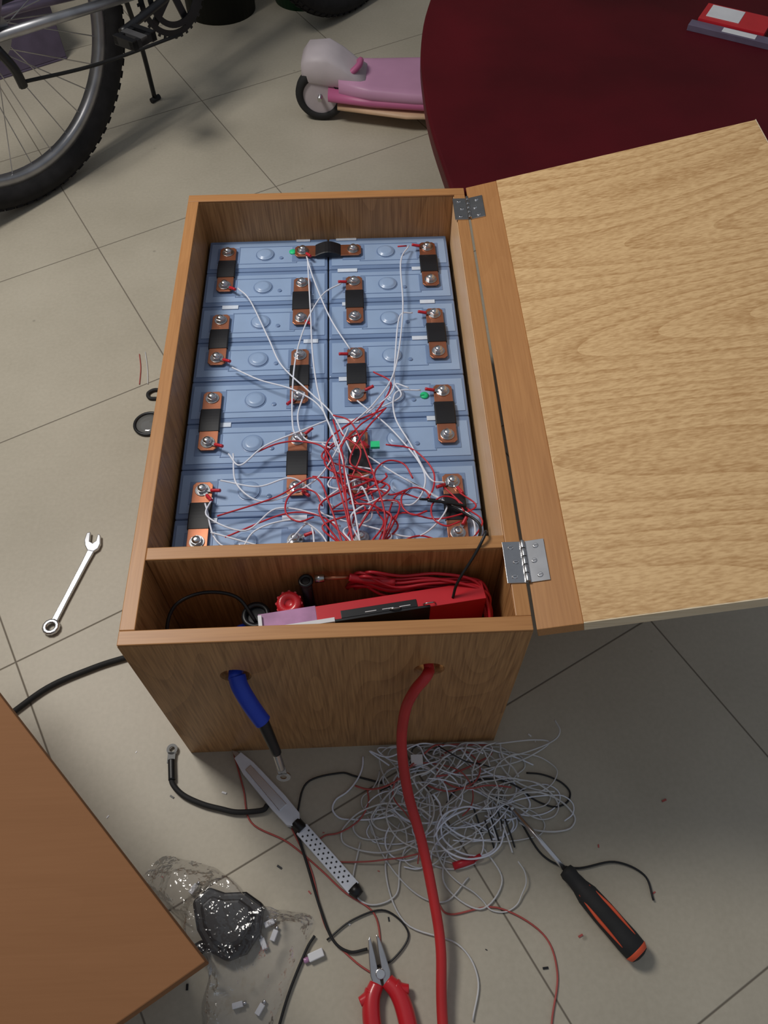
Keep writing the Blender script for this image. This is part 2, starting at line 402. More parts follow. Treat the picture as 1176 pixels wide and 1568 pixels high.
wire([G(1.1,.3,.282),G(1.18,1.9),G(1.25,3.3,.29),G(1.4,4.4,.294),G(1.7,5.5,.3),G(1.9,6.6,.3),G(2.0,7.4,.3)])
wire([G(2.75,0,.282),G(2.62,.6),G(2.6,2.0),G(2.45,3.6,.29),G(2.2,4.4,.294),G(1.9,4.9,.296)])
wire([G(.2,3.3,.282),G(.55,3.7),G(.95,4.05,.294),G(1.4,4.5,.294),G(1.65,5.4,.298)])
wire([G(1.75,1.1,.282),G(1.4,1.5),G(1.1,2.3),G(.95,3.4,.29),G(.95,4.8,.29),G(1.1,5.2,.29)])
wire([G(2.72,2.0,.282),G(2.55,2.2),G(2.45,3.5),G(2.4,4.1,.288),G(2.1,4.6,.29)])
wire([G(2.74,4.0,.282),G(2.45,4.1),G(2.42,4.7,.29),G(2.58,5.3),G(2.75,6.0),G(2.9,6.1)])
wire([G(.25,5.3,.282),G(.4,5.6),G(.65,5.25,.29),G(1.05,5.0,.294),G(1.5,4.8,.296)])
wire([G(.3,5.3,.282),G(.38,6.0),G(.7,6.35),G(1.3,6.0,.29),G(1.7,5.4,.3),G(1.85,5.0,.298)])
wire([G(.12,6.2,.282),G(.1,6.6),G(.5,6.9,.288),G(.8,6.5),G(1.25,6.6),G(1.7,6.9,.29)])
wire([G(.05,6.3,.282),G(.25,7.1,.284),G(.8,7.3),G(1.2,6.8),G(1.3,7.3),G(1.2,7.5)])
wire([G(.15,6.9),G(.6,7.15),G(1.0,7.35),G(1.5,7.2),G(1.9,7.5)])
wire([G(.45,7.4),G(.6,6.9),G(1.0,6.75,.29),G(1.4,7.0),G(1.6,7.5)])
wire([G(.2,5.9),G(.6,6.05),G(.95,5.95,.292),G(1.3,6.2),G(1.6,6.5)])
wire([G(2.0,4.3,.29),G(2.4,5.0),G(2.7,5.9),G(2.55,6.5),G(2.2,6.4),G(2.0,6.8)])
wire([G(2.1,5.5),G(2.4,5.9),G(2.75,6.3),G(2.9,6.6),G(2.6,7.1),G(2.2,7.0)])
wire([G(2.5,6.0),G(2.9,6.5),G(3.15,6.8),G(3.1,7.3),G(2.7,7.4)])
wire([G(1.1,4.0,.284),G(1.0,4.6,.286),G(1.15,5.1),G(1.6,5.2)])
wire([G(2.2,4.5),G(2.5,4.2),G(2.45,3.9),G(2.6,4.0)])
R=redins
wire([G(2.72,0,.282),G(2.6,.1)],R)
wire([G(1.6,4.7,.297),G(1.9,4.9,.298),G(2.1,5.7,.30),G(2.25,6.8,.302),G(2.2,7.4,.3)],R)
wire([G(2.2,3.6,.288),G(2.4,3.9),G(2.2,4.6,.29),G(2.0,5.0,.298),G(1.7,5.6,.3),G(1.85,7.0,.302)],R)
wire([G(1.6,4.8,.297),G(1.75,5.6,.3),G(1.8,6.6,.302),G(1.9,7.4,.3)],R)
wire([G(2.3,5.3,.29),G(2.6,5.4),G(2.8,5.9),G(2.7,6.4),G(2.4,6.3),G(2.25,6.9),G(2.15,7.4,.3)],R)
wire([G(.55,5.35),G(.8,5.2,.29),G(1.1,5.2,.292),G(1.5,5.5,.3),G(1.7,6.3,.3),G(1.9,7.4,.3)],R)
wire([G(.2,6.6),G(.8,6.3,.29),G(1.3,6.0,.296),G(1.55,6.6,.3),G(1.75,7.4,.3)],R)
wire([G(.3,7.0),G(.9,6.6),G(1.4,6.7,.29),G(1.7,7.1,.3),G(1.9,7.4,.3)],R)
wire([G(2.9,6.2),G(3.1,6.6),G(3.25,6.9),G(3.0,7.3),G(2.6,7.1),G(2.3,7.4,.3)],R)
wire([G(3.05,6.3),G(3.2,6.6),G(2.8,6.8),G(2.4,6.7,.29),G(2.2,7.3,.3)],R)
rnd=random.Random(3)
for i in range(11):
    x0=.165+.11*rnd.random();y0=.20+.15*rnd.random();pts=[(x0,y0,.288)]
    for k in range(4):
        pts.append((.185+.085*rnd.random()+(.04*(rnd.random()-.5)),y0-(y0-.135)*(k+1)/5+.03*(rnd.random()-.5),.286+.016*rnd.random()))
    xe=.215+.045*rnd.random()
    pts+=[(xe,.128,.292),(xe+.003,.1095,.280)]
    wire(pts,R if i%4 else whiteins,.00115)
for cx,cy,r_ in((.275,.225,.022),(.30,.19,.017),(.335,.175,.018),(.17,.19,.02)):
    wire([(cx+r_*math.cos(a*.9)*(1+.1*rnd.random()),cy+r_*math.sin(a*.9)*1.2,.288+.001*a) for a in range(7)],R)
wire([G(2.62,6.45,.292),G(2.85,6.5,.289),G(3.2,6.9,.289),(.365,.130,.300),(.366,.113,.344),(.362,.102,.349),(.352,.088,.338),(.335,.07,.315),(.33,.06,.30)],blackp,.0016)
wire([G(2.7,6.5,.294),G(2.9,6.55,.293),G(3.1,6.6,.29)],blackp,.0020)
wl.make('wires_and_ring_lugs',sw)

# ------------------------------------------------------------------ front compartment contents
cm=empty('battery_management_unit',(.24,.055,.2))
T=TR((.128,.036,0),math.radians(7.5))
b=MB()
b.box((0,-.008,.19),(.060,.013,.300),bluepk,T)
b.box((.060,-.009,.19),(.238,.012,.300),redpk,T)
b.box((.075,-.0098,.22),(.178,-.007,.3015),blackp,T)
b.box((.085,-.0068,.3000),(.165,.002,.3012),blackp,T)
b.box((.018,-.010,.2995),(.078,-.005,.3030),whitep,T)
b.box((.0,-.0095,.290),(.004,.010,.3035),whitep,T)
for i in range(3): b.box((.110+i*.018,-.0045,.3010),(.122+i*.018,-.0035,.3018),whitep,T)
for i in range(2): b.tube([(.135+i*.036,-.005,.3005),(.138+i*.036,-.0065,.3045),(.145+i*.036,-.0065,.3045),(.148+i*.036,-.005,.3005)],.0009,steel,T=T,n=6)
b.make('bms_case',cm,.0012)
b=MB();b.box((.150,.035,.0185),(.34,.065,.1895),blackp);b.make('support_block',cm,.002)
b=MB()
T2=TR((.157,.066,.288),0,math.radians(12))
b.lathe([(.006,-.02),(.0125,-.018),(.0135,.0),(.0125,.004),(.006,.005),(.005,.002),(.001,.002)],redpk,T2)
for k in range(12):
    a=k*math.pi/6;b.cyl((.013*math.cos(a),.013*math.sin(a),-.016),(.013*math.cos(a),.013*math.sin(a),.002),.0016,redpk,n=8,T=T2)
b.cyl((.157,.066,.19),(.157,.066,.272),.007,copper)
b.make('main_switch_knob',cm)
b=MB()
b.cyl((.176,.083,.20),(.176,.083,.306),.0060,blackp);b.torus(.006,.0022,blackp,TR((.176,.083,.306)))
b.cyl((.186,.084,.308),(.196,.084,.309),.0042,steel);b.cyl((.196,.084,.309),(.222,.084,.309),.0022,copper)
b.tube([(.222,.084,.309),(.24,.082,.306),(.27,.080,.302)],.0045,redins)
b.make('fuse_holder',cm)
b=MB()
for i in range(11):
    x0=.215+.02*rnd.random();z=.278+.030*rnd.random()
    b.tube([(x0,.092,z-.01),(x0+.012,.080+.008*rnd.random(),z+.014),(x0+.045,.074+.012*rnd.random(),z),(x0+.085,.074+.012*rnd.random(),z+.004),(.355+.014*rnd.random(),.066+.02*rnd.random(),z-.006),(.37,.04+.02*rnd.random(),z-.03),(.362,.03,z-.06)],.0017 if i else .003,redins,n=6)
b.make('red_wire_loom',cm)
b=MB()
b.tube([(.120,.055,.27),(.10,.078,.285),(.065,.082,.29),(.035,.07,.285),(.026,.045,.27),(.035,.03,.25),(.06,.028,.22)],.0020,blackp)
b.ring([(.010,-.003),(.015,-.003),(.016,0),(.015,.004),(.010,.004)],blackp,TR((.120,.062,.270)))
b.cyl((.12,.062,.20),(.12,.062,.270),.0105,blackp);b.make('cable_gland',cm)
b=MB();b.tube([(.100,-.004,.257),(.100,.03,.257),(.102,.06,.24),(.12,.065,.20)],.008,blueins);b.tube([(.303,-.004,.254),(.303,.02,.256),(.31,.022,.24),(.335,.026,.20)],.0055,redcab);b.make('internal_power_cables',cm)

# ------------------------------------------------------------------ blue cable and red cable
e=empty('blue_power_cable',(.12,-.03,.2))
b=MB()
b.tube([(.101,.0,.257),(.104,-.010,.252),(.112,-.022,.237),(.120,-.031,.219),(.124,-.035,.213)],.0092,blueins,n=14)
b.tube([(.1235,-.0345,.215),(.129,-.045,.190),(.134,-.055,.166)],lambda s:.0068-.0014*s,blackp,n=12)
b.tube([(.1335,-.0545,.168),(.1350,-.060,.152),(.1362,-.064,.138)],.0046,steel,n=12)
b.make('cable_jacket',e)
b=MB();d=(Vector((.1385,-.074,.112))-Vector((.1360,-.0635,.140))).normalized();sx_=Vector((1,0,.0));sx_=(sx_-d*sx_.dot(d)).normalized();nz=d.cross(sx_)
T=basis((.1360,-.0635,.140),d,sx_,nz)
b.box((-.002,-.0048,-.001),(.012,.0048,.001),steel,T);b.ring([(.0038,-.001),(.0082,-.001),(.0082,.001),(.0038,.001)],steel,T@Matrix.Translation((.017,0,0)),n=24,smooth=False)
b.make('cable_lug',e)
b=MB()
b.tube([(.303,-.001,.254),(.298,-.010,.256),(.286,-.018,.238),(.277,-.026,.200),(.273,-.047,.150),(.279,-.085,.095),(.294,-.133,.052),(.304,-.19,.035),(.309,-.24,.026),(.306,-.31,.016),(.31,-.45,.0065),(.36,-.62,.0062),(.5,-.75,.0062)],.0060,redcab,n=14,sub=10)
b.make('red_power_cable')

# ------------------------------------------------------------------ bottom-left side table
st=empty('wooden_side_table',(-.2,-.33,0))
zt=.35
P1=Vector((-.081,-.064));P2=Vector((.109,-.267));P3=Vector((.048,-.304))
dA=(P1-P2).normalized();dB=(P3-P2).normalized()
q1=P2+dA*.62;q3=P2+dB*.55;q4=q1+dB*.55
b=MB();b.prism([(P2.x,P2.y),(q1.x,q1.y),(q4.x,q4.y),(q3.x,q3.y)],zt-.018,zt,brownb);b.make('table_top',st,.001)
b=MB()
cen=(P2+q4)/2
for q in(P2,q1,q3,q4):
    c=q+(cen-q).normalized()*.12;b.box((c.x-.016,c.y-.016,0),(c.x+.016,c.y+.016,zt-.018),brownb)
b.make('table_legs',st,.001)

# ------------------------------------------------------------------ wrench
e=MB();A_=Vector((-.174,.342));B_=Vector((-.219,.184));d=(A_-B_);d.normalize()
T=basis((B_.x,B_.y,0),Vector((d.x,d.y,0)),Vector((-d.y,d.x,0)),Vector((0,0,1)))
e.ring([(.0060,.0005),(.0118,.0005),(.0125,.002),(.0125,.0075),(.0115,.009),(.0065,.009),(.0060,.0075)],chrome,T@Matrix.Translation((.004,0,0)),n=12)
e.prism([(.014,-.0046),(.05,-.0042),(.11,-.0046),(.138,-.0056),(.138,.0056),(.11,.0046),(.05,.0042),(.014,.0046)],.002,.0068,chrome,T)
jaw=[(.134,-.0050),(.141,-.0115),(.150,-.0135),(.164,-.0105),(.1655,-.0055),(.153,-.0052),(.148,-.001),(.150,.0045),(.1660,.0065),(.163,.0125),(.150,.0135),(.141,.0105),(.134,.0050)]
e.prism([(x,y*1.0+ (x-.134)*.25) for x,y in jaw],.001,.0075,chrome,T)
e.make('combination_wrench',None,.0012,2,40)
b=MB();b.tube([(-.62,-.35,.0045),(-.5,-.16,.0045),(-.36,-.02,.0045),(-.262,.050,.0045),(-.206,.096,.0045),(-.15,.122,.0045),(-.107,.136,.0045),(-.05,.15,.0045),(-.006,.155,.0045)],.0040,blackr,n=10);b.make('black_power_cord')
e=empty('magnifying_glass',(-.13,.56,0))
b=MB();b.torus(.024,.0028,blackp,TR((-.126,.566,.0032)));b.lathe([(.023,.002),(.023,.003),(.012,.0042),(.001,.0046)],lens,TR((-.126,.566,0)));b.cyl((-.100,.566,.004),(-.03,.575,.005),.0045,blackp);b.make('lens_and_handle',e)
b=MB();b.tube([(-.108,.640,.003),(-.125,.644,.003),(-.136,.636,.003),(-.132,.625,.003),(-.118,.623,.003)],.0032,blackr);b.make('rubber_hook')
b=MB();b.tube([(-.165,.735,.0012),(-.158,.70,.0012),(-.155,.66,.0012)],.0009,pinkins,n=6);b.tube([(-.155,.74,.0012),(-.146,.70,.0012),(-.14,.66,.0012)],.0009,greyins,n=6);b.make('wire_offcuts')

# ------------------------------------------------------------------ lug cable
e=empty('black_jumper_cable',(.03,-.05,0))
b=MB();b.tube([(-.022,-.024,.006),(-.019,-.040,.006),(-.004,-.055,.006),(.021,-.067,.006),(.045,-.074,.006),(.067,-.079,.006),(.097,-.078,.006),(.104,-.072,.006)],.0034,blackr,n=10)
b.tube([(-.0235,-.010,.006),(-.0222,-.020,.006),(-.020,-.036,.006)],.0046,blackp,n=10)
b.box((-.029,-.014,.004),(-.019,.000,.0062),blackp);b.ring([(.0036,0),(.0072,0),(.0072,.002),(.0036,.002)],blackp,TR((-.0242,.004,.0042)),smooth=False,n=20)
b.make('cable_and_lug',e)
# ------------------------------------------------------------------ utility knife
e=empty('utility_knife',(.14,-.095,0))
A_=Vector((.058,-.004));B_=Vector((.219,-.181));d=(B_-A_);d.normalize()
T=basis((A_.x,A_.y,0),Vector((d.x,d.y,0)),Vector((-d.y,d.x,0)),Vector((0,0,1)))
knifem=mat('silver_painted_metal',(226,230,240),.3,.1,.06,40)
b=MB()
b.prism([(.008,-.005),(.03,-.0095),(.09,-.0115),(.118,-.0105),(.124,-.006),(.124,.006),(.118,.0105),(.09,.0115),(.03,.0095),(.008,.006)],.002,.014,knifem,T)
b.prism([(.03,-.0045),(.1,-.006),(.1,.006),(.03,.0045)],.014,.0152,chrome,T)
b.make('handle_body',e,.0018,2,40)
b=MB()
b.prism([(-.006,-.001),(.014,-.0045),(.014,.0045),(.002,.004)],.006,.0072,steel,T)
b.cyl((.122,0,.0085),(.136,0,.0085),.0075,blackp,T=T)
b.box((.134,-.0085,.002),(.228,.0085,.0125),knifem,T)
b.make('perforated_grip',e,.002,2,40)
b=MB()
for i in range(11):
    for k in(-1,0,1):
        x=.142+i*.0072+(.0036 if k==0 else 0);b.cyl((x,k*.005,.0122),(x,k*.005,.0127),.0013,blackp,n=8,T=T)
b.cyl((.226,0,.0078),(.238,0,.0078),.0088,blackp,r1=.006,T=T)
b.make('grip_holes_and_cap',e)

# ------------------------------------------------------------------ wire tangle
b=MB();rd=random.Random(21)
cols=[greyins]*7+[whiteins]*6+[pinkins]*2+[greyins]*3+[blackp]*1
for i in range(50):
    C0=Vector((.338+.05*(rd.random()-.5)*2,-.070+.035*(rd.random()-.5)*2))
    p=C0+Vector((rd.uniform(-.07,.07),rd.uniform(-.04,.04)));h=rd.random()*6.28
    kap=rd.uniform(6,24)*(1 if rd.random()<.5 else -1);pts=[]
    n=rd.randint(10,24);rl_=.070+.05*rd.random();pk=rd.uniform(.010,.034)
    for k in range(n):
        pts.append((p.x,min(-.006,p.y),.0016+pk*max(0,1-((p-C0).length/.11))*rd.uniform(.5,1)))
        if rd.random()<.16: kap=rd.uniform(5,36)*(1 if rd.random()<.45 else -1)
        to=C0-p
        if to.length>rl_ or p.y>-.015:
            dh=(math.atan2(to.y,to.x)-h+math.pi)%(2*math.pi)-math.pi;h+=max(-.8,min(.8,dh*.45))
        else: h+=kap*.013
        p=p+Vector((math.cos(h)*1.15,math.sin(h)*.82))*.015
    b.tube(pts,(.0009,.0012,.0010)[i%3],cols[i%len(cols)],n=6,sub=5)
G_=lambda pts,m=greyins:b.tube(pts,.0011,m,n=6)
G_([(.39,-.03,.01),(.44,-.02,.012),(.475,-.008,.014),(.486,.004,.016),(.482,.020,.014)])
G_([(.38,-.04,.01),(.43,-.03,.008),(.470,-.01,.01),(.45,-.006,.016),(.40,-.008,.012)])
G_([(.26,-.03,.01),(.235,-.01,.01),(.26,-.02,.014),(.30,-.006,.018),(.33,-.008,.012)],whiteins)
G_([(.23,-.09,.004),(.25,-.14,.003),(.285,-.18,.003),(.32,-.19,.003),(.35,-.165,.003)])
G_([(.27,-.10,.004),(.25,-.15,.003),(.27,-.21,.003),(.33,-.235,.003),(.35,-.27,.003),(.34,-.31,.003)])
G_([(.33,-.12,.004),(.32,-.17,.003),(.36,-.20,.003),(.39,-.17,.003),(.37,-.13,.003)])
G_([(.30,-.12,.004),(.27,-.14,.003),(.262,-.18,.003),(.23,-.19,.003),(.21,-.17,.003),(.22,-.12,.003)])
for i in range(9):
    x=.36+.05*rd.random();y=-.11+.04*rd.random();b.tube([(x,y,.012),(x+.006,y-.02,.006),(x+.009,y-.032,.003)],.0011,whitep if i%2 else blackp,n=6)
b.box((.288,-.033,.014),(.303,-.021,.023),whitep);b.box((.290,-.034,.016),(.301,-.0325,.021),greyins)
b.make('wire_tangle')
b=MB()
P=lambda l,z=.002:[(x,y,z) for x,y in l]
b.tube(P([(.057,-.005),(.072,-.05),(.084,-.091),(.130,-.116),(.170,-.148),(.20,-.175),(.235,-.20),(.242,-.24)]),.0011,pinkins,n=6)
b.tube(P([(.135,-.10),(.160,-.15),(.178,-.212),(.209,-.246),(.242,-.267)]),.0011,pinkins,n=6)
b.tube(P([(.31,-.19),(.325,-.204),(.380,-.199),(.430,-.228),(.441,-.268),(.427,-.316),(.42,-.36)]),.0011,pinkins,n=6)
b.make('red_hookup_wire')
b=MB()
b.tube(P([(.141,-.086),(.153,-.046),(.195,-.035),(.216,-.040),(.25,-.05)],.003),.0013,blackp,n=6)
b.tube(P([(.39,-.07),(.417,-.097),(.443,-.144),(.480,-.160),(.529,-.155),(.562,-.171),(.567,-.199)],.003),.0013,blackp,n=6)
b.tube(P([(.179,-.225),(.21,-.205),(.248,-.197),(.274,-.222),(.254,-.248),(.23,-.255)],.003),.0011,blackp,n=6)
b.tube(P([(.137,-.093),(.154,-.140),(.171,-.191),(.186,-.225),(.205,-.238),(.226,-.236)],.004),.0016,blackr,n=8)
b.tube(P([(.12,-.33),(.135,-.28),(.155,-.235),(.165,-.22)],.004),.0016,blackr,n=8)
b.make('black_hookup_wire')
b=MB()
b.box((-.007,-.004,0),(.011,.005,.008),whitep,TR((.165,-.241,0),.35));b.cyl((-.007,0,.004),(-.013,0,.004),.003,bluepk,T=TR((.165,-.241,0),.35));b.make('wire_connector',None,.001)
b=MB();b.cyl((-.014,0,.005),(.012,0,.005),.0045,redins,T=TR((.346,-.149,0),.25));b.tube([(.012,0,.005),(.022,.002,.004)],.003,redins,T=TR((.346,-.149,0),.25));b.make('red_crimp_terminal')

# ------------------------------------------------------------------ screwdriver
e=empty('screwdriver',(.48,-.18,0))
A_=Vector((.412,-.092));B_=Vector((.536,-.257))
d=(B_-A_).normalized();T=basis((A_.x,A_.y,.015),Vector((d.x,d.y,0)),Vector((-d.y,d.x,0)),Vector((0,0,1)))
Lh=(B_-A_).length
b=MB();b.cyl((0,0,0),(.092,0,0),.0030,chrome,T=T);b.cyl((-.007,0,0),(0,0,0),.0012,steel,r1=.003,T=T);b.make('shaft',e)
Tz=T@Matrix.Rotation(math.pi/2,4,'Y')
b=MB();h0=.088;h1=Lh
prof=[(.004,h0),(.0085,h0+.001),(.0100,h0+.006),(.0090,h0+.014),(.0100,h0+.024),(.0132,h0+.036),(.0142,h0+.060),(.0142,h0+.080),(.0146,h0+.098),(.0140,h1-.008),(.0112,h1-.002),(.006,h1),(.001,h1+.0005)]
b.lathe(prof,blackr,Tz,n=28)
b.make('handle',e)
b=MB()
for a in(0.9,2.5,4.1,5.6):
    pts=[]
    for i in range(11):
        s_=i/10;x=h0+.030+.068*s_;r_=.0112+.0032*min(1,s_*2.2);pts.append((x,r_*math.cos(a),r_*math.sin(a)))
    b.tube(pts,lambda s:.0006+.0015*math.sin(math.pi*s),orange,n=8,sub=2,T=T)
b.lathe([(.0138,h1-.0095),(.0145,h1-.008),(.0128,h1-.0045),(.0119,h1-.003)],orange,Tz,n=28,close=False)
b.make('orange_grip_inlays',e)

# ------------------------------------------------------------------ pliers
e=empty('pliers',(.245,-.27,0))
b=MB()
T=basis((.240,-.262,0),Vector((.18,-.984,0)).normalized(),Vector((.984,.18,0)).normalized(),Vector((0,0,1)))
for sgn in(1,-1):
    b.prism([(x,sgn*y) for x,y in [(-.040,.0035),(-.036,.0065),(-.018,.0095),(0,.0115),(.012,.009),(.012,.001),(-.006,.002),(-.02,.0022)]][::sgn],.006,.015,steel,T)
b.cyl((0,0,.005),(0,0,.0172),.0055,chrome,T=T)
b.make('jaws',e,.001)
b=MB()
for sgn in(1,-1):
    pts=[(.008,sgn*.006,.0105),(.022,sgn*.015,.0105),(.045,sgn*.019,.0105),(.085,sgn*.018,.0105),(.125,sgn*.012,.0105)]
    b.tube(pts,lambda s:.0082+.0020*math.sin(math.pi*s),redpk,n=14,T=T)
    b.tube([(.016,sgn*.014,.0105),(.019,sgn*.019,.0105),(.021,sgn*.028,.0105)],lambda s:.009-.004*s,redpk,n=12,T=T)
b.make('red_handles',e)

# ------------------------------------------------------------------ plastic bag
e=empty('plastic_bag',(.06,-.23,0))
out=[(-.048,-.150),(-.022,-.127),(.01,-.132),(.043,-.143),(.075,-.165),(.101,-.188),(.13,-.192),(.163,-.201),(.156,-.224),(.14,-.26),(.121,-.304),(.10,-.33),(.056,-.322),(.040,-.29),(.048,-.246),(.02,-.22),(.001,-.191),(-.03,-.17)]
cx,cy=.07,-.22
O=catmull([(x,y,0) for x,y in out+[out[0]]],5)[:-1];n=len(O)
vs=[];fs=[];rings=22
for j in range(rings+1):
    s_=j/rings
    for i,p in enumerate(O):
        x=cx+(p.x-cx)*s_;y=cy+(p.y-cy)*s_
        h=.036*(1-s_**2.2)+.0015
        nz_=mn.noise(Vector((x*30,y*30,1)))*.012+abs(mn.noise(Vector((x*70,y*50,4))))*.014
        z=h*(.75+.25*s_)+nz_*(1-s_*.70)
        if math.hypot(x-.068,y+.205)<.05: z=max(z,.038)
        vs.append((x+.003*mn.noise(Vector((x*60,y*60,9))),y+.003*mn.noise(Vector((x*60,y*60,5))),max(.0012,z if j<rings else .0012+abs(nz_)*.5)))
for j in range(rings):
    for i in range(n): fs.append((j*n+i,(j+1)*n+i,(j+1)*n+(i+1)%n,j*n+(i+1)%n))
b=MB();b.add(vs,fs,film,True);b.make('bag_film',e)
b=MB()
for p,q in(((-.04,-.145),(.0,-.135)),((.10,-.19),(.16,-.205)),((.06,-.315),(.115,-.305))):
    pts=[(p[0]+(q[0]-p[0])*i/6,p[1]+(q[1]-p[1])*i/6,.004+.006*(i%2)) for i in range(7)]
    b.tube(pts,.0008,film,n=5)
b.make('bag_seams',e)
b=MB()
lump=[(.022,-.180),(.040,-.165),(.060,-.172),(.085,-.172),(.106,-.186),(.103,-.215),(.088,-.236),(.066,-.243),(.045,-.232),(.030,-.21)]
b.prism(lump[::-1],.001,.020,blackp)
b.prism([(cx_*.72+.066*.28,cy_*.72-.205*.28) for cx_,cy_ in lump][::-1],.020,.034,blackp)
b.cyl((.04,-.225,.012),(.02,-.235,.010),.007,blackp)
b.make('black_plug',e,.004,3,40)
b=MB()
for i,(x,y,a) in enumerate(((.112,-.205,.4),(.118,-.218,1.2),(.106,-.226,2.0),(.02,-.165,.9),(.08,-.285,.2),(.105,-.29,1.0))):
    b.box((-.006,-.003,.001),(.006,.003,.008),whitep,TR((x,y,0),a));b.cyl((.006,0,.0045),(.010,0,.0045),.002,steel,T=TR((x,y,0),a))
b.make('small_fittings',e,.0006)
b=MB();rd=random.Random(5)
for i in range(34):
    x=-.1+.75*rd.random();y=-.28+.30*rd.random()
    if 0<=x<=.42 and y>-.01: continue
    s_=.0008+.0012*rd.random();b.box((-s_*1.6,-s_*.6,0),(s_*1.6,s_*.6,s_*.7),[blackp,whitep,pinkins][i%3],TR((x,y,0),rd.random()*3))
b.make('wire_clippings')

# ------------------------------------------------------------------ maroon table
e=empty('maroon_coffee_table',(1.0,1.15,0))
tp=[(.384,.722),(.366,.885),(.362,1.0),(.366,1.14),(.39,1.30),(.44,1.45),(.56,1.57),(.8,1.62),(1.2,1.63),(1.5,1.60),(1.66,1.48),(1.72,1.15),(1.68,.86),(1.56,.73),(1.3,.722),(.9,.722),(.6,.722)]
tpc=catmull([(x,y,0) for x,y in tp[:14]],5);tpc=[(p.x,p.y) for p in tpc]+[(1.3,.722),(.9,.722),(.6,.722)]
b=MB();b.prism(tpc[::-1],.300,.328,maroon);b.make('table_top',e,.005,3,30)
b=MB()
for x,y in((.50,.86),(.62,1.31),(1.5,.86),(1.5,1.31)): b.cyl((x,y,0),(x,y,.300),.018,maroon,r1=.028)
b.box((.50,.85,.25),(1.5,.87,.2999),maroon);b.box((.62,1.30,.25),(1.5,1.32,.2999),maroon)
b.make('table_legs',e)
b=MB();T=TR((.935,1.20,.328),-.55)
b.box((-.05,-.030,0),(.07,.035,.014),redpk,T);b.box((-.040,-.018,.014),(.02,.030,.0150),whitep,T);b.box((-.06,-.055,0),(.09,-.032,.010),lilac,T);b.box((.0,-.052,.010),(.06,-.036,.011),whitep,T)
b.make('red_packet',None,.003)

# ------------------------------------------------------------------ kick scooter
e=empty('kick_scooter',(.3,1.53,0))
ang=math.radians(-5)
T=TR((.168,1.515,0),ang)
b=MB()
Tw=T@Matrix.Translation((0,-.012,.058))@Matrix.Rotation(math.pi/2,4,'X')
b.ring([(.040,-.014),(.054,-.013),(.058,-.006),(.058,.006),(.054,.013),(.040,.014)],blackr,Tw)
b.lathe([(.042,-.010),(.036,-.005),(.012,-.008),(.012,.008),(.036,.005),(.042,.010)],greyp,Tw)
b.cyl((0,-.04,.058),(0,.03,.058),.005,steel,T=T)
b.make('wheel',e)
b=MB()
loft(b,[(-.040,rr(.040,.088,.128,.022,p=4)),(-.025,rr(.050,.078,.146,.022,p=4)),(.02,rr(.052,.072,.150,.022,p=4)),(.050,rr(.052,.070,.132,.022,p=4)),(.080,rr(.050,.068,.108,.022,p=4)),(.105,rr(.045,.066,.094,.022,p=4))],greyp,T)
b.make('fender',e)
b=MB()
loft(b,[(.045,rr(.058,.062,.102,.018,p=5)),(.12,rr(.076,.058,.090,.024,p=6)),(.22,rr(.088,.056,.086,.028,p=6)),(.34,rr(.090,.056,.086,.028,p=6)),(.46,rr(.076,.056,.086,.024,p=6)),(.52,rr(.04,.06,.084,.02,p=5))],pinkp,T)
b.make('deck',e)
b=MB()
loft(b,[(.02,rr(.060,.050,.080,.012)),(.12,rr(.078,.044,.070,.022)),(.30,rr(.094,.042,.068,.026)),(.50,rr(.074,.044,.068,.02))],pinkd,T)
loft(b,[(.04,rr(.050,.030,.050,.008)),(.2,rr(.086,.028,.044,.016)),(.48,rr(.080,.028,.044,.018))],cream,T)
b.tube([(.062,-.02,.10),(.088,.0,.116),(.092,.03,.114),(.085,.05,.10)],.007,pinkd,T=T)
b.make('deck_rail',e)
b=MB()
Tw=T@Matrix.Translation((.58,.02,.058))@Matrix.Rotation(math.pi/2,4,'X')
b.ring([(.040,-.014),(.054,-.013),(.058,-.006),(.058,.006),(.054,.013),(.040,.014)],blackr,Tw);b.lathe([(.042,-.010),(.012,-.008),(.012,.008),(.042,.010)],greyp,Tw)
b.tube([(.50,.02,.07),(.545,.02,.10),(.56,.02,.14),(.55,.02,.24)],.014,pinkd,T=T)
b.make('front_wheel',e)

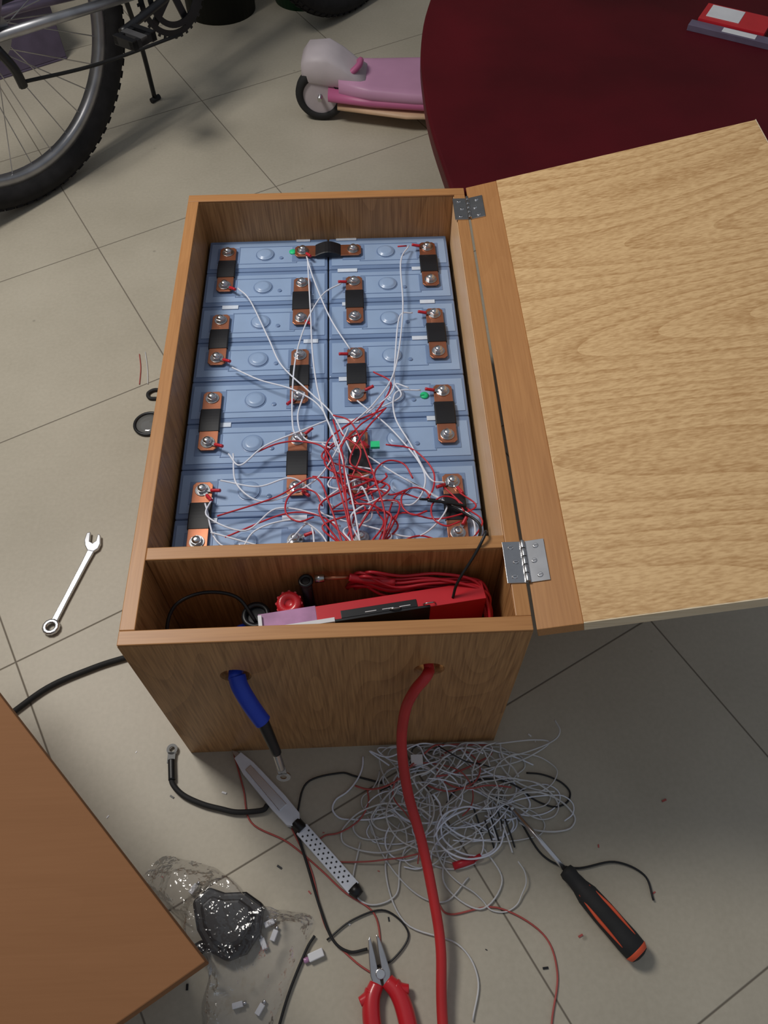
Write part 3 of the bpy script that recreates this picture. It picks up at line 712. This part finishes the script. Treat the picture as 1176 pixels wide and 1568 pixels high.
# ------------------------------------------------------------------ bicycle
e=empty('bicycle',(-.1,1.6,0))
az,ln=.869,.061
dr=Vector((math.cos(az),math.sin(az),0));up=Vector((-math.sin(az)*math.sin(ln),math.cos(az)*math.sin(ln),math.cos(ln)));nn=dr.cross(up)
B0=Vector((-.434,1.232,0))
BT=basis(B0,dr,-nn,up)
def bpnt(s,w,h): return (s,-w,h)
tyre=mat('tyre_rubber',(38,37,38),.8,0,.2,50,.3,spec=.2)
rimm=mat('worn_rim',(165,165,168),.4,.9,.15,25)
def wheel(name,s0):
    b=MB();Tw=BT@Matrix.Translation((s0,0,.33))@Matrix.Rotation(math.pi/2,4,'X')
    b.torus(.302,.0255,tyre,Tw,n=96,k=14)
    for i in range(84):
        a=2*math.pi*i/84
        for k,off in((-1,.0),(0,.5),(1,0)):
            aa=a+off*2*math.pi/84;w=k*.013
            M=Tw@Matrix.Rotation(aa,4,'Z')@Matrix.Translation((.3025+(.0250 if k==0 else .0208),0,w))@Matrix.Rotation(-k*.55,4,'Y')
            b.box((-.003,-.0070,-.0045),(.0030,.0070,.0045),tyre,M)
    b.make(name+'_tyre',e)
    b=MB();b.ring([(.262,-.010),(.268,-.0125),(.284,-.0125),(.284,.0125),(.268,.0125),(.262,.010)],rimm,Tw,n=96)
    b.lathe([(.006,-.055),(.009,-.05),(.009,-.035),(.022,-.034),(.022,-.030),(.012,-.027),(.012,.027),(.022,.030),(.022,.034),(.009,.035),(.009,.05),(.006,.055)],steel,Tw)
    for i in range(32):
        a=2*math.pi*i/32;sg=1 if i%2 else -1;a2=a+(.9 if (i//2)%2 else -.9)
        b.cyl((.020*math.cos(a2),.020*math.sin(a2),sg*.032),(.265*math.cos(a),.265*math.sin(a),sg*.002),.0011,steel,n=6,T=Tw)
    b.make(name+'_rim_and_spokes',e)
wheel('rear_wheel',0);wheel('front_wheel',1.06)
b=MB()
def tb(p,q,r,m=lilac): b.cyl(bpnt(*p),bpnt(*q),r,m,T=BT,n=14)
for w in(-.062,.062):
    tb((0,w,.33),(.40,w*.55,.275),.0095,rimm if w>0 else lilac);tb((0,w,.33),(.29,w*.35,.70),.008,lilac)
    tb((.93,w*.9,.60),(1.06,w,.33),.012,lilac)
tb((.42,0,.27),(.275,0,.80),.016);tb((.42,0,.27),(.89,0,.60),.018);tb((.29,0,.73),(.87,0,.74),.016);tb((.90,0,.57),(.855,0,.80),.018);tb((.93,-.055,.60),(.93,.055,.60),.014)
tb((.42,-.04,.27),(.42,.04,.27),.02,blackp)
tb((.86,0,.80),(.85,0,.88),.013,blackp);b.tube([bpnt(.82,-.30,.90),bpnt(.87,-.12,.89),bpnt(.88,0,.88),bpnt(.87,.12,.89),bpnt(.82,.30,.90)],.012,blackp,T=BT)
tb((.275,0,.80),(.26,0,.86),.013,steel)
b.make('frame',e)
b=MB();loft(b,[(.12,rr(.07,.86,.90)),(.2,rr(.075,.865,.90)),(.28,rr(.04,.865,.895)),(.40,rr(.018,.86,.885))],blackr,BT);b.make('saddle',e)
b=MB()
Tc=BT@Matrix.Translation(bpnt(.42,.055,.27))@Matrix.Rotation(math.pi/2,4,'X')
for R_,y in((.088,0),(.070,.008)):
    b.ring([(R_-.012,y-.0015),(R_,y-.0015),(R_,y+.0015),(R_-.012,y+.0015)],blackp,Tc,n=48,smooth=False)
for k in range(36):
    a=k*math.pi/18;b.box((.086,-.003,-.001),(.093,.003,.001),blackp,Tc@Matrix.Rotation(a,4,'Z'))
for k in range(5): b.box((.0,-.008,-.002),(.078,.008,.002),blackp,Tc@Matrix.Rotation(k*2*math.pi/5,4,'Z'))
Tq=BT@Matrix.Translation(bpnt(0,.045,.33))@Matrix.Rotation(math.pi/2,4,'X')
for i in range(6): b.lathe([(.010,i*.003-.01),(.022+.004*i,i*.003-.01),(.022+.004*i,i*.003-.0085),(.010,i*.003-.0085)],steel,Tq,smooth=False)
b.tube([bpnt(0,.05,.37),bpnt(.2,.052,.365),bpnt(.42,.055,.36)],.0035,blackr,n=6,T=BT);b.tube([bpnt(.02,.05,.24),bpnt(.2,.052,.205),bpnt(.42,.055,.182)],.0035,blackr,n=6,T=BT)
b.tube([bpnt(.0,.055,.31),bpnt(.015,.06,.27),bpnt(.02,.058,.235)],.009,blackp,T=BT)
for sg,w in((-1,.075),(1,-.075)):
    px,pz=.42+sg*.165,.27+sg*.02
    b.tube([bpnt(.42,w*.9,.27),bpnt(.42+sg*.08,w,.27+sg*.01),bpnt(px,w*1.05,pz)],.008,blackp,T=BT,n=10)
    ww=w*1.2;w2=w+math.copysign(.075,w)
    a0,a1=sorted((-ww,-w2));b.box((px-.030,a0,pz-.009),(px-.018,a1,pz+.009),blackp,BT);b.box((px+.018,a0,pz-.009),(px+.030,a1,pz+.009),blackp,BT)
    b.box((px-.03,a0,pz-.007),(px+.03,a0+.012,pz+.007),blackp,BT);b.box((px-.03,a1-.012,pz-.007),(px+.03,a1,pz+.007),blackp,BT);b.box((px-.008,a0,pz-.008),(px+.008,a1,pz+.008),rimm,BT)
b.make('drivetrain',e)
b=MB();foot=BT.inverted()@Vector((-.240,1.595,.008))
b.tube([bpnt(.36,-.03,.27),(foot.x-.02,foot.y*.6,.15),(foot.x,foot.y,foot.z)],.0055,blackp,T=BT);b.cyl((foot.x-.012,foot.y,foot.z-.002),(foot.x+.014,foot.y,foot.z-.002),.006,blackr,T=BT)
b.make('kickstand',e)

# ------------------------------------------------------------------ background containers
b=MB()
b.lathe([(.0,.004),(.075,.004),(.080,.0),(.098,.15),(.103,.152),(.103,.160),(.095,.160),(.076,.010),(.0,.010)],greenp,TR((.112,2.115,0)),close=False,n=40)
b.make('green_bucket')
b=MB()
b.lathe([(.0,.004),(.088,.004),(.094,.0),(.100,.26),(.106,.262),(.106,.272),(.096,.272),(.088,.012),(.0,.012)],darkbin,TR((-.115,2.06,0)),close=False,n=40)
b.make('waste_bin')
e=empty('purple_storage_crate',(-.75,1.9,0))
T=TR((-.66,1.70,0),math.radians(33))
b=MB()
b.box((-.34,0,0),(.20,.26,.006),purple,T);b.box((-.34,0,.006),(.20,.006,.13),purple,T);b.box((-.34,.254,.006),(.20,.26,.13),purple,T);b.box((-.34,.006,.006),(-.334,.254,.13),purple,T);b.box((.194,.006,.006),(.20,.254,.13),purple,T)
b.box((-.35,-.01,.13),(.21,.27,.137),purple,T)
b.make('crate_body_and_lid',e,.002)

# ------------------------------------------------------------------ light
w=bpy.data.worlds.new('World');sc.world=w;w.use_nodes=True
w.node_tree.nodes['Background'].inputs[0].default_value=(.82,.89,1,1);w.node_tree.nodes['Background'].inputs[1].default_value=.25
def area(name,loc,tgt,size,en,col):
    l=bpy.data.lights.new(name,'AREA');l.energy=en;l.size=size;l.color=col
    o=bpy.data.objects.new(name,l);COL.objects.link(o);o.location=loc
    o.rotation_euler=(Vector(tgt)-Vector(loc)).to_track_quat('-Z','Y').to_euler();return o
area('ceiling_lamp',(-.72,.78,1.85),(.0,.40,0),.5,23,(1,.955,.89))

cam=bpy.data.objects.new('Camera',bpy.data.cameras.new('Camera'));COL.objects.link(cam)
cam.location=(.2455,-.3174,1.035);cam.rotation_euler=(.5866,.0036,-.0395)
cam.data.sensor_fit='HORIZONTAL';cam.data.sensor_width=36;cam.data.lens=36*1200/1176;cam.data.clip_start=.02
sc.camera=cam
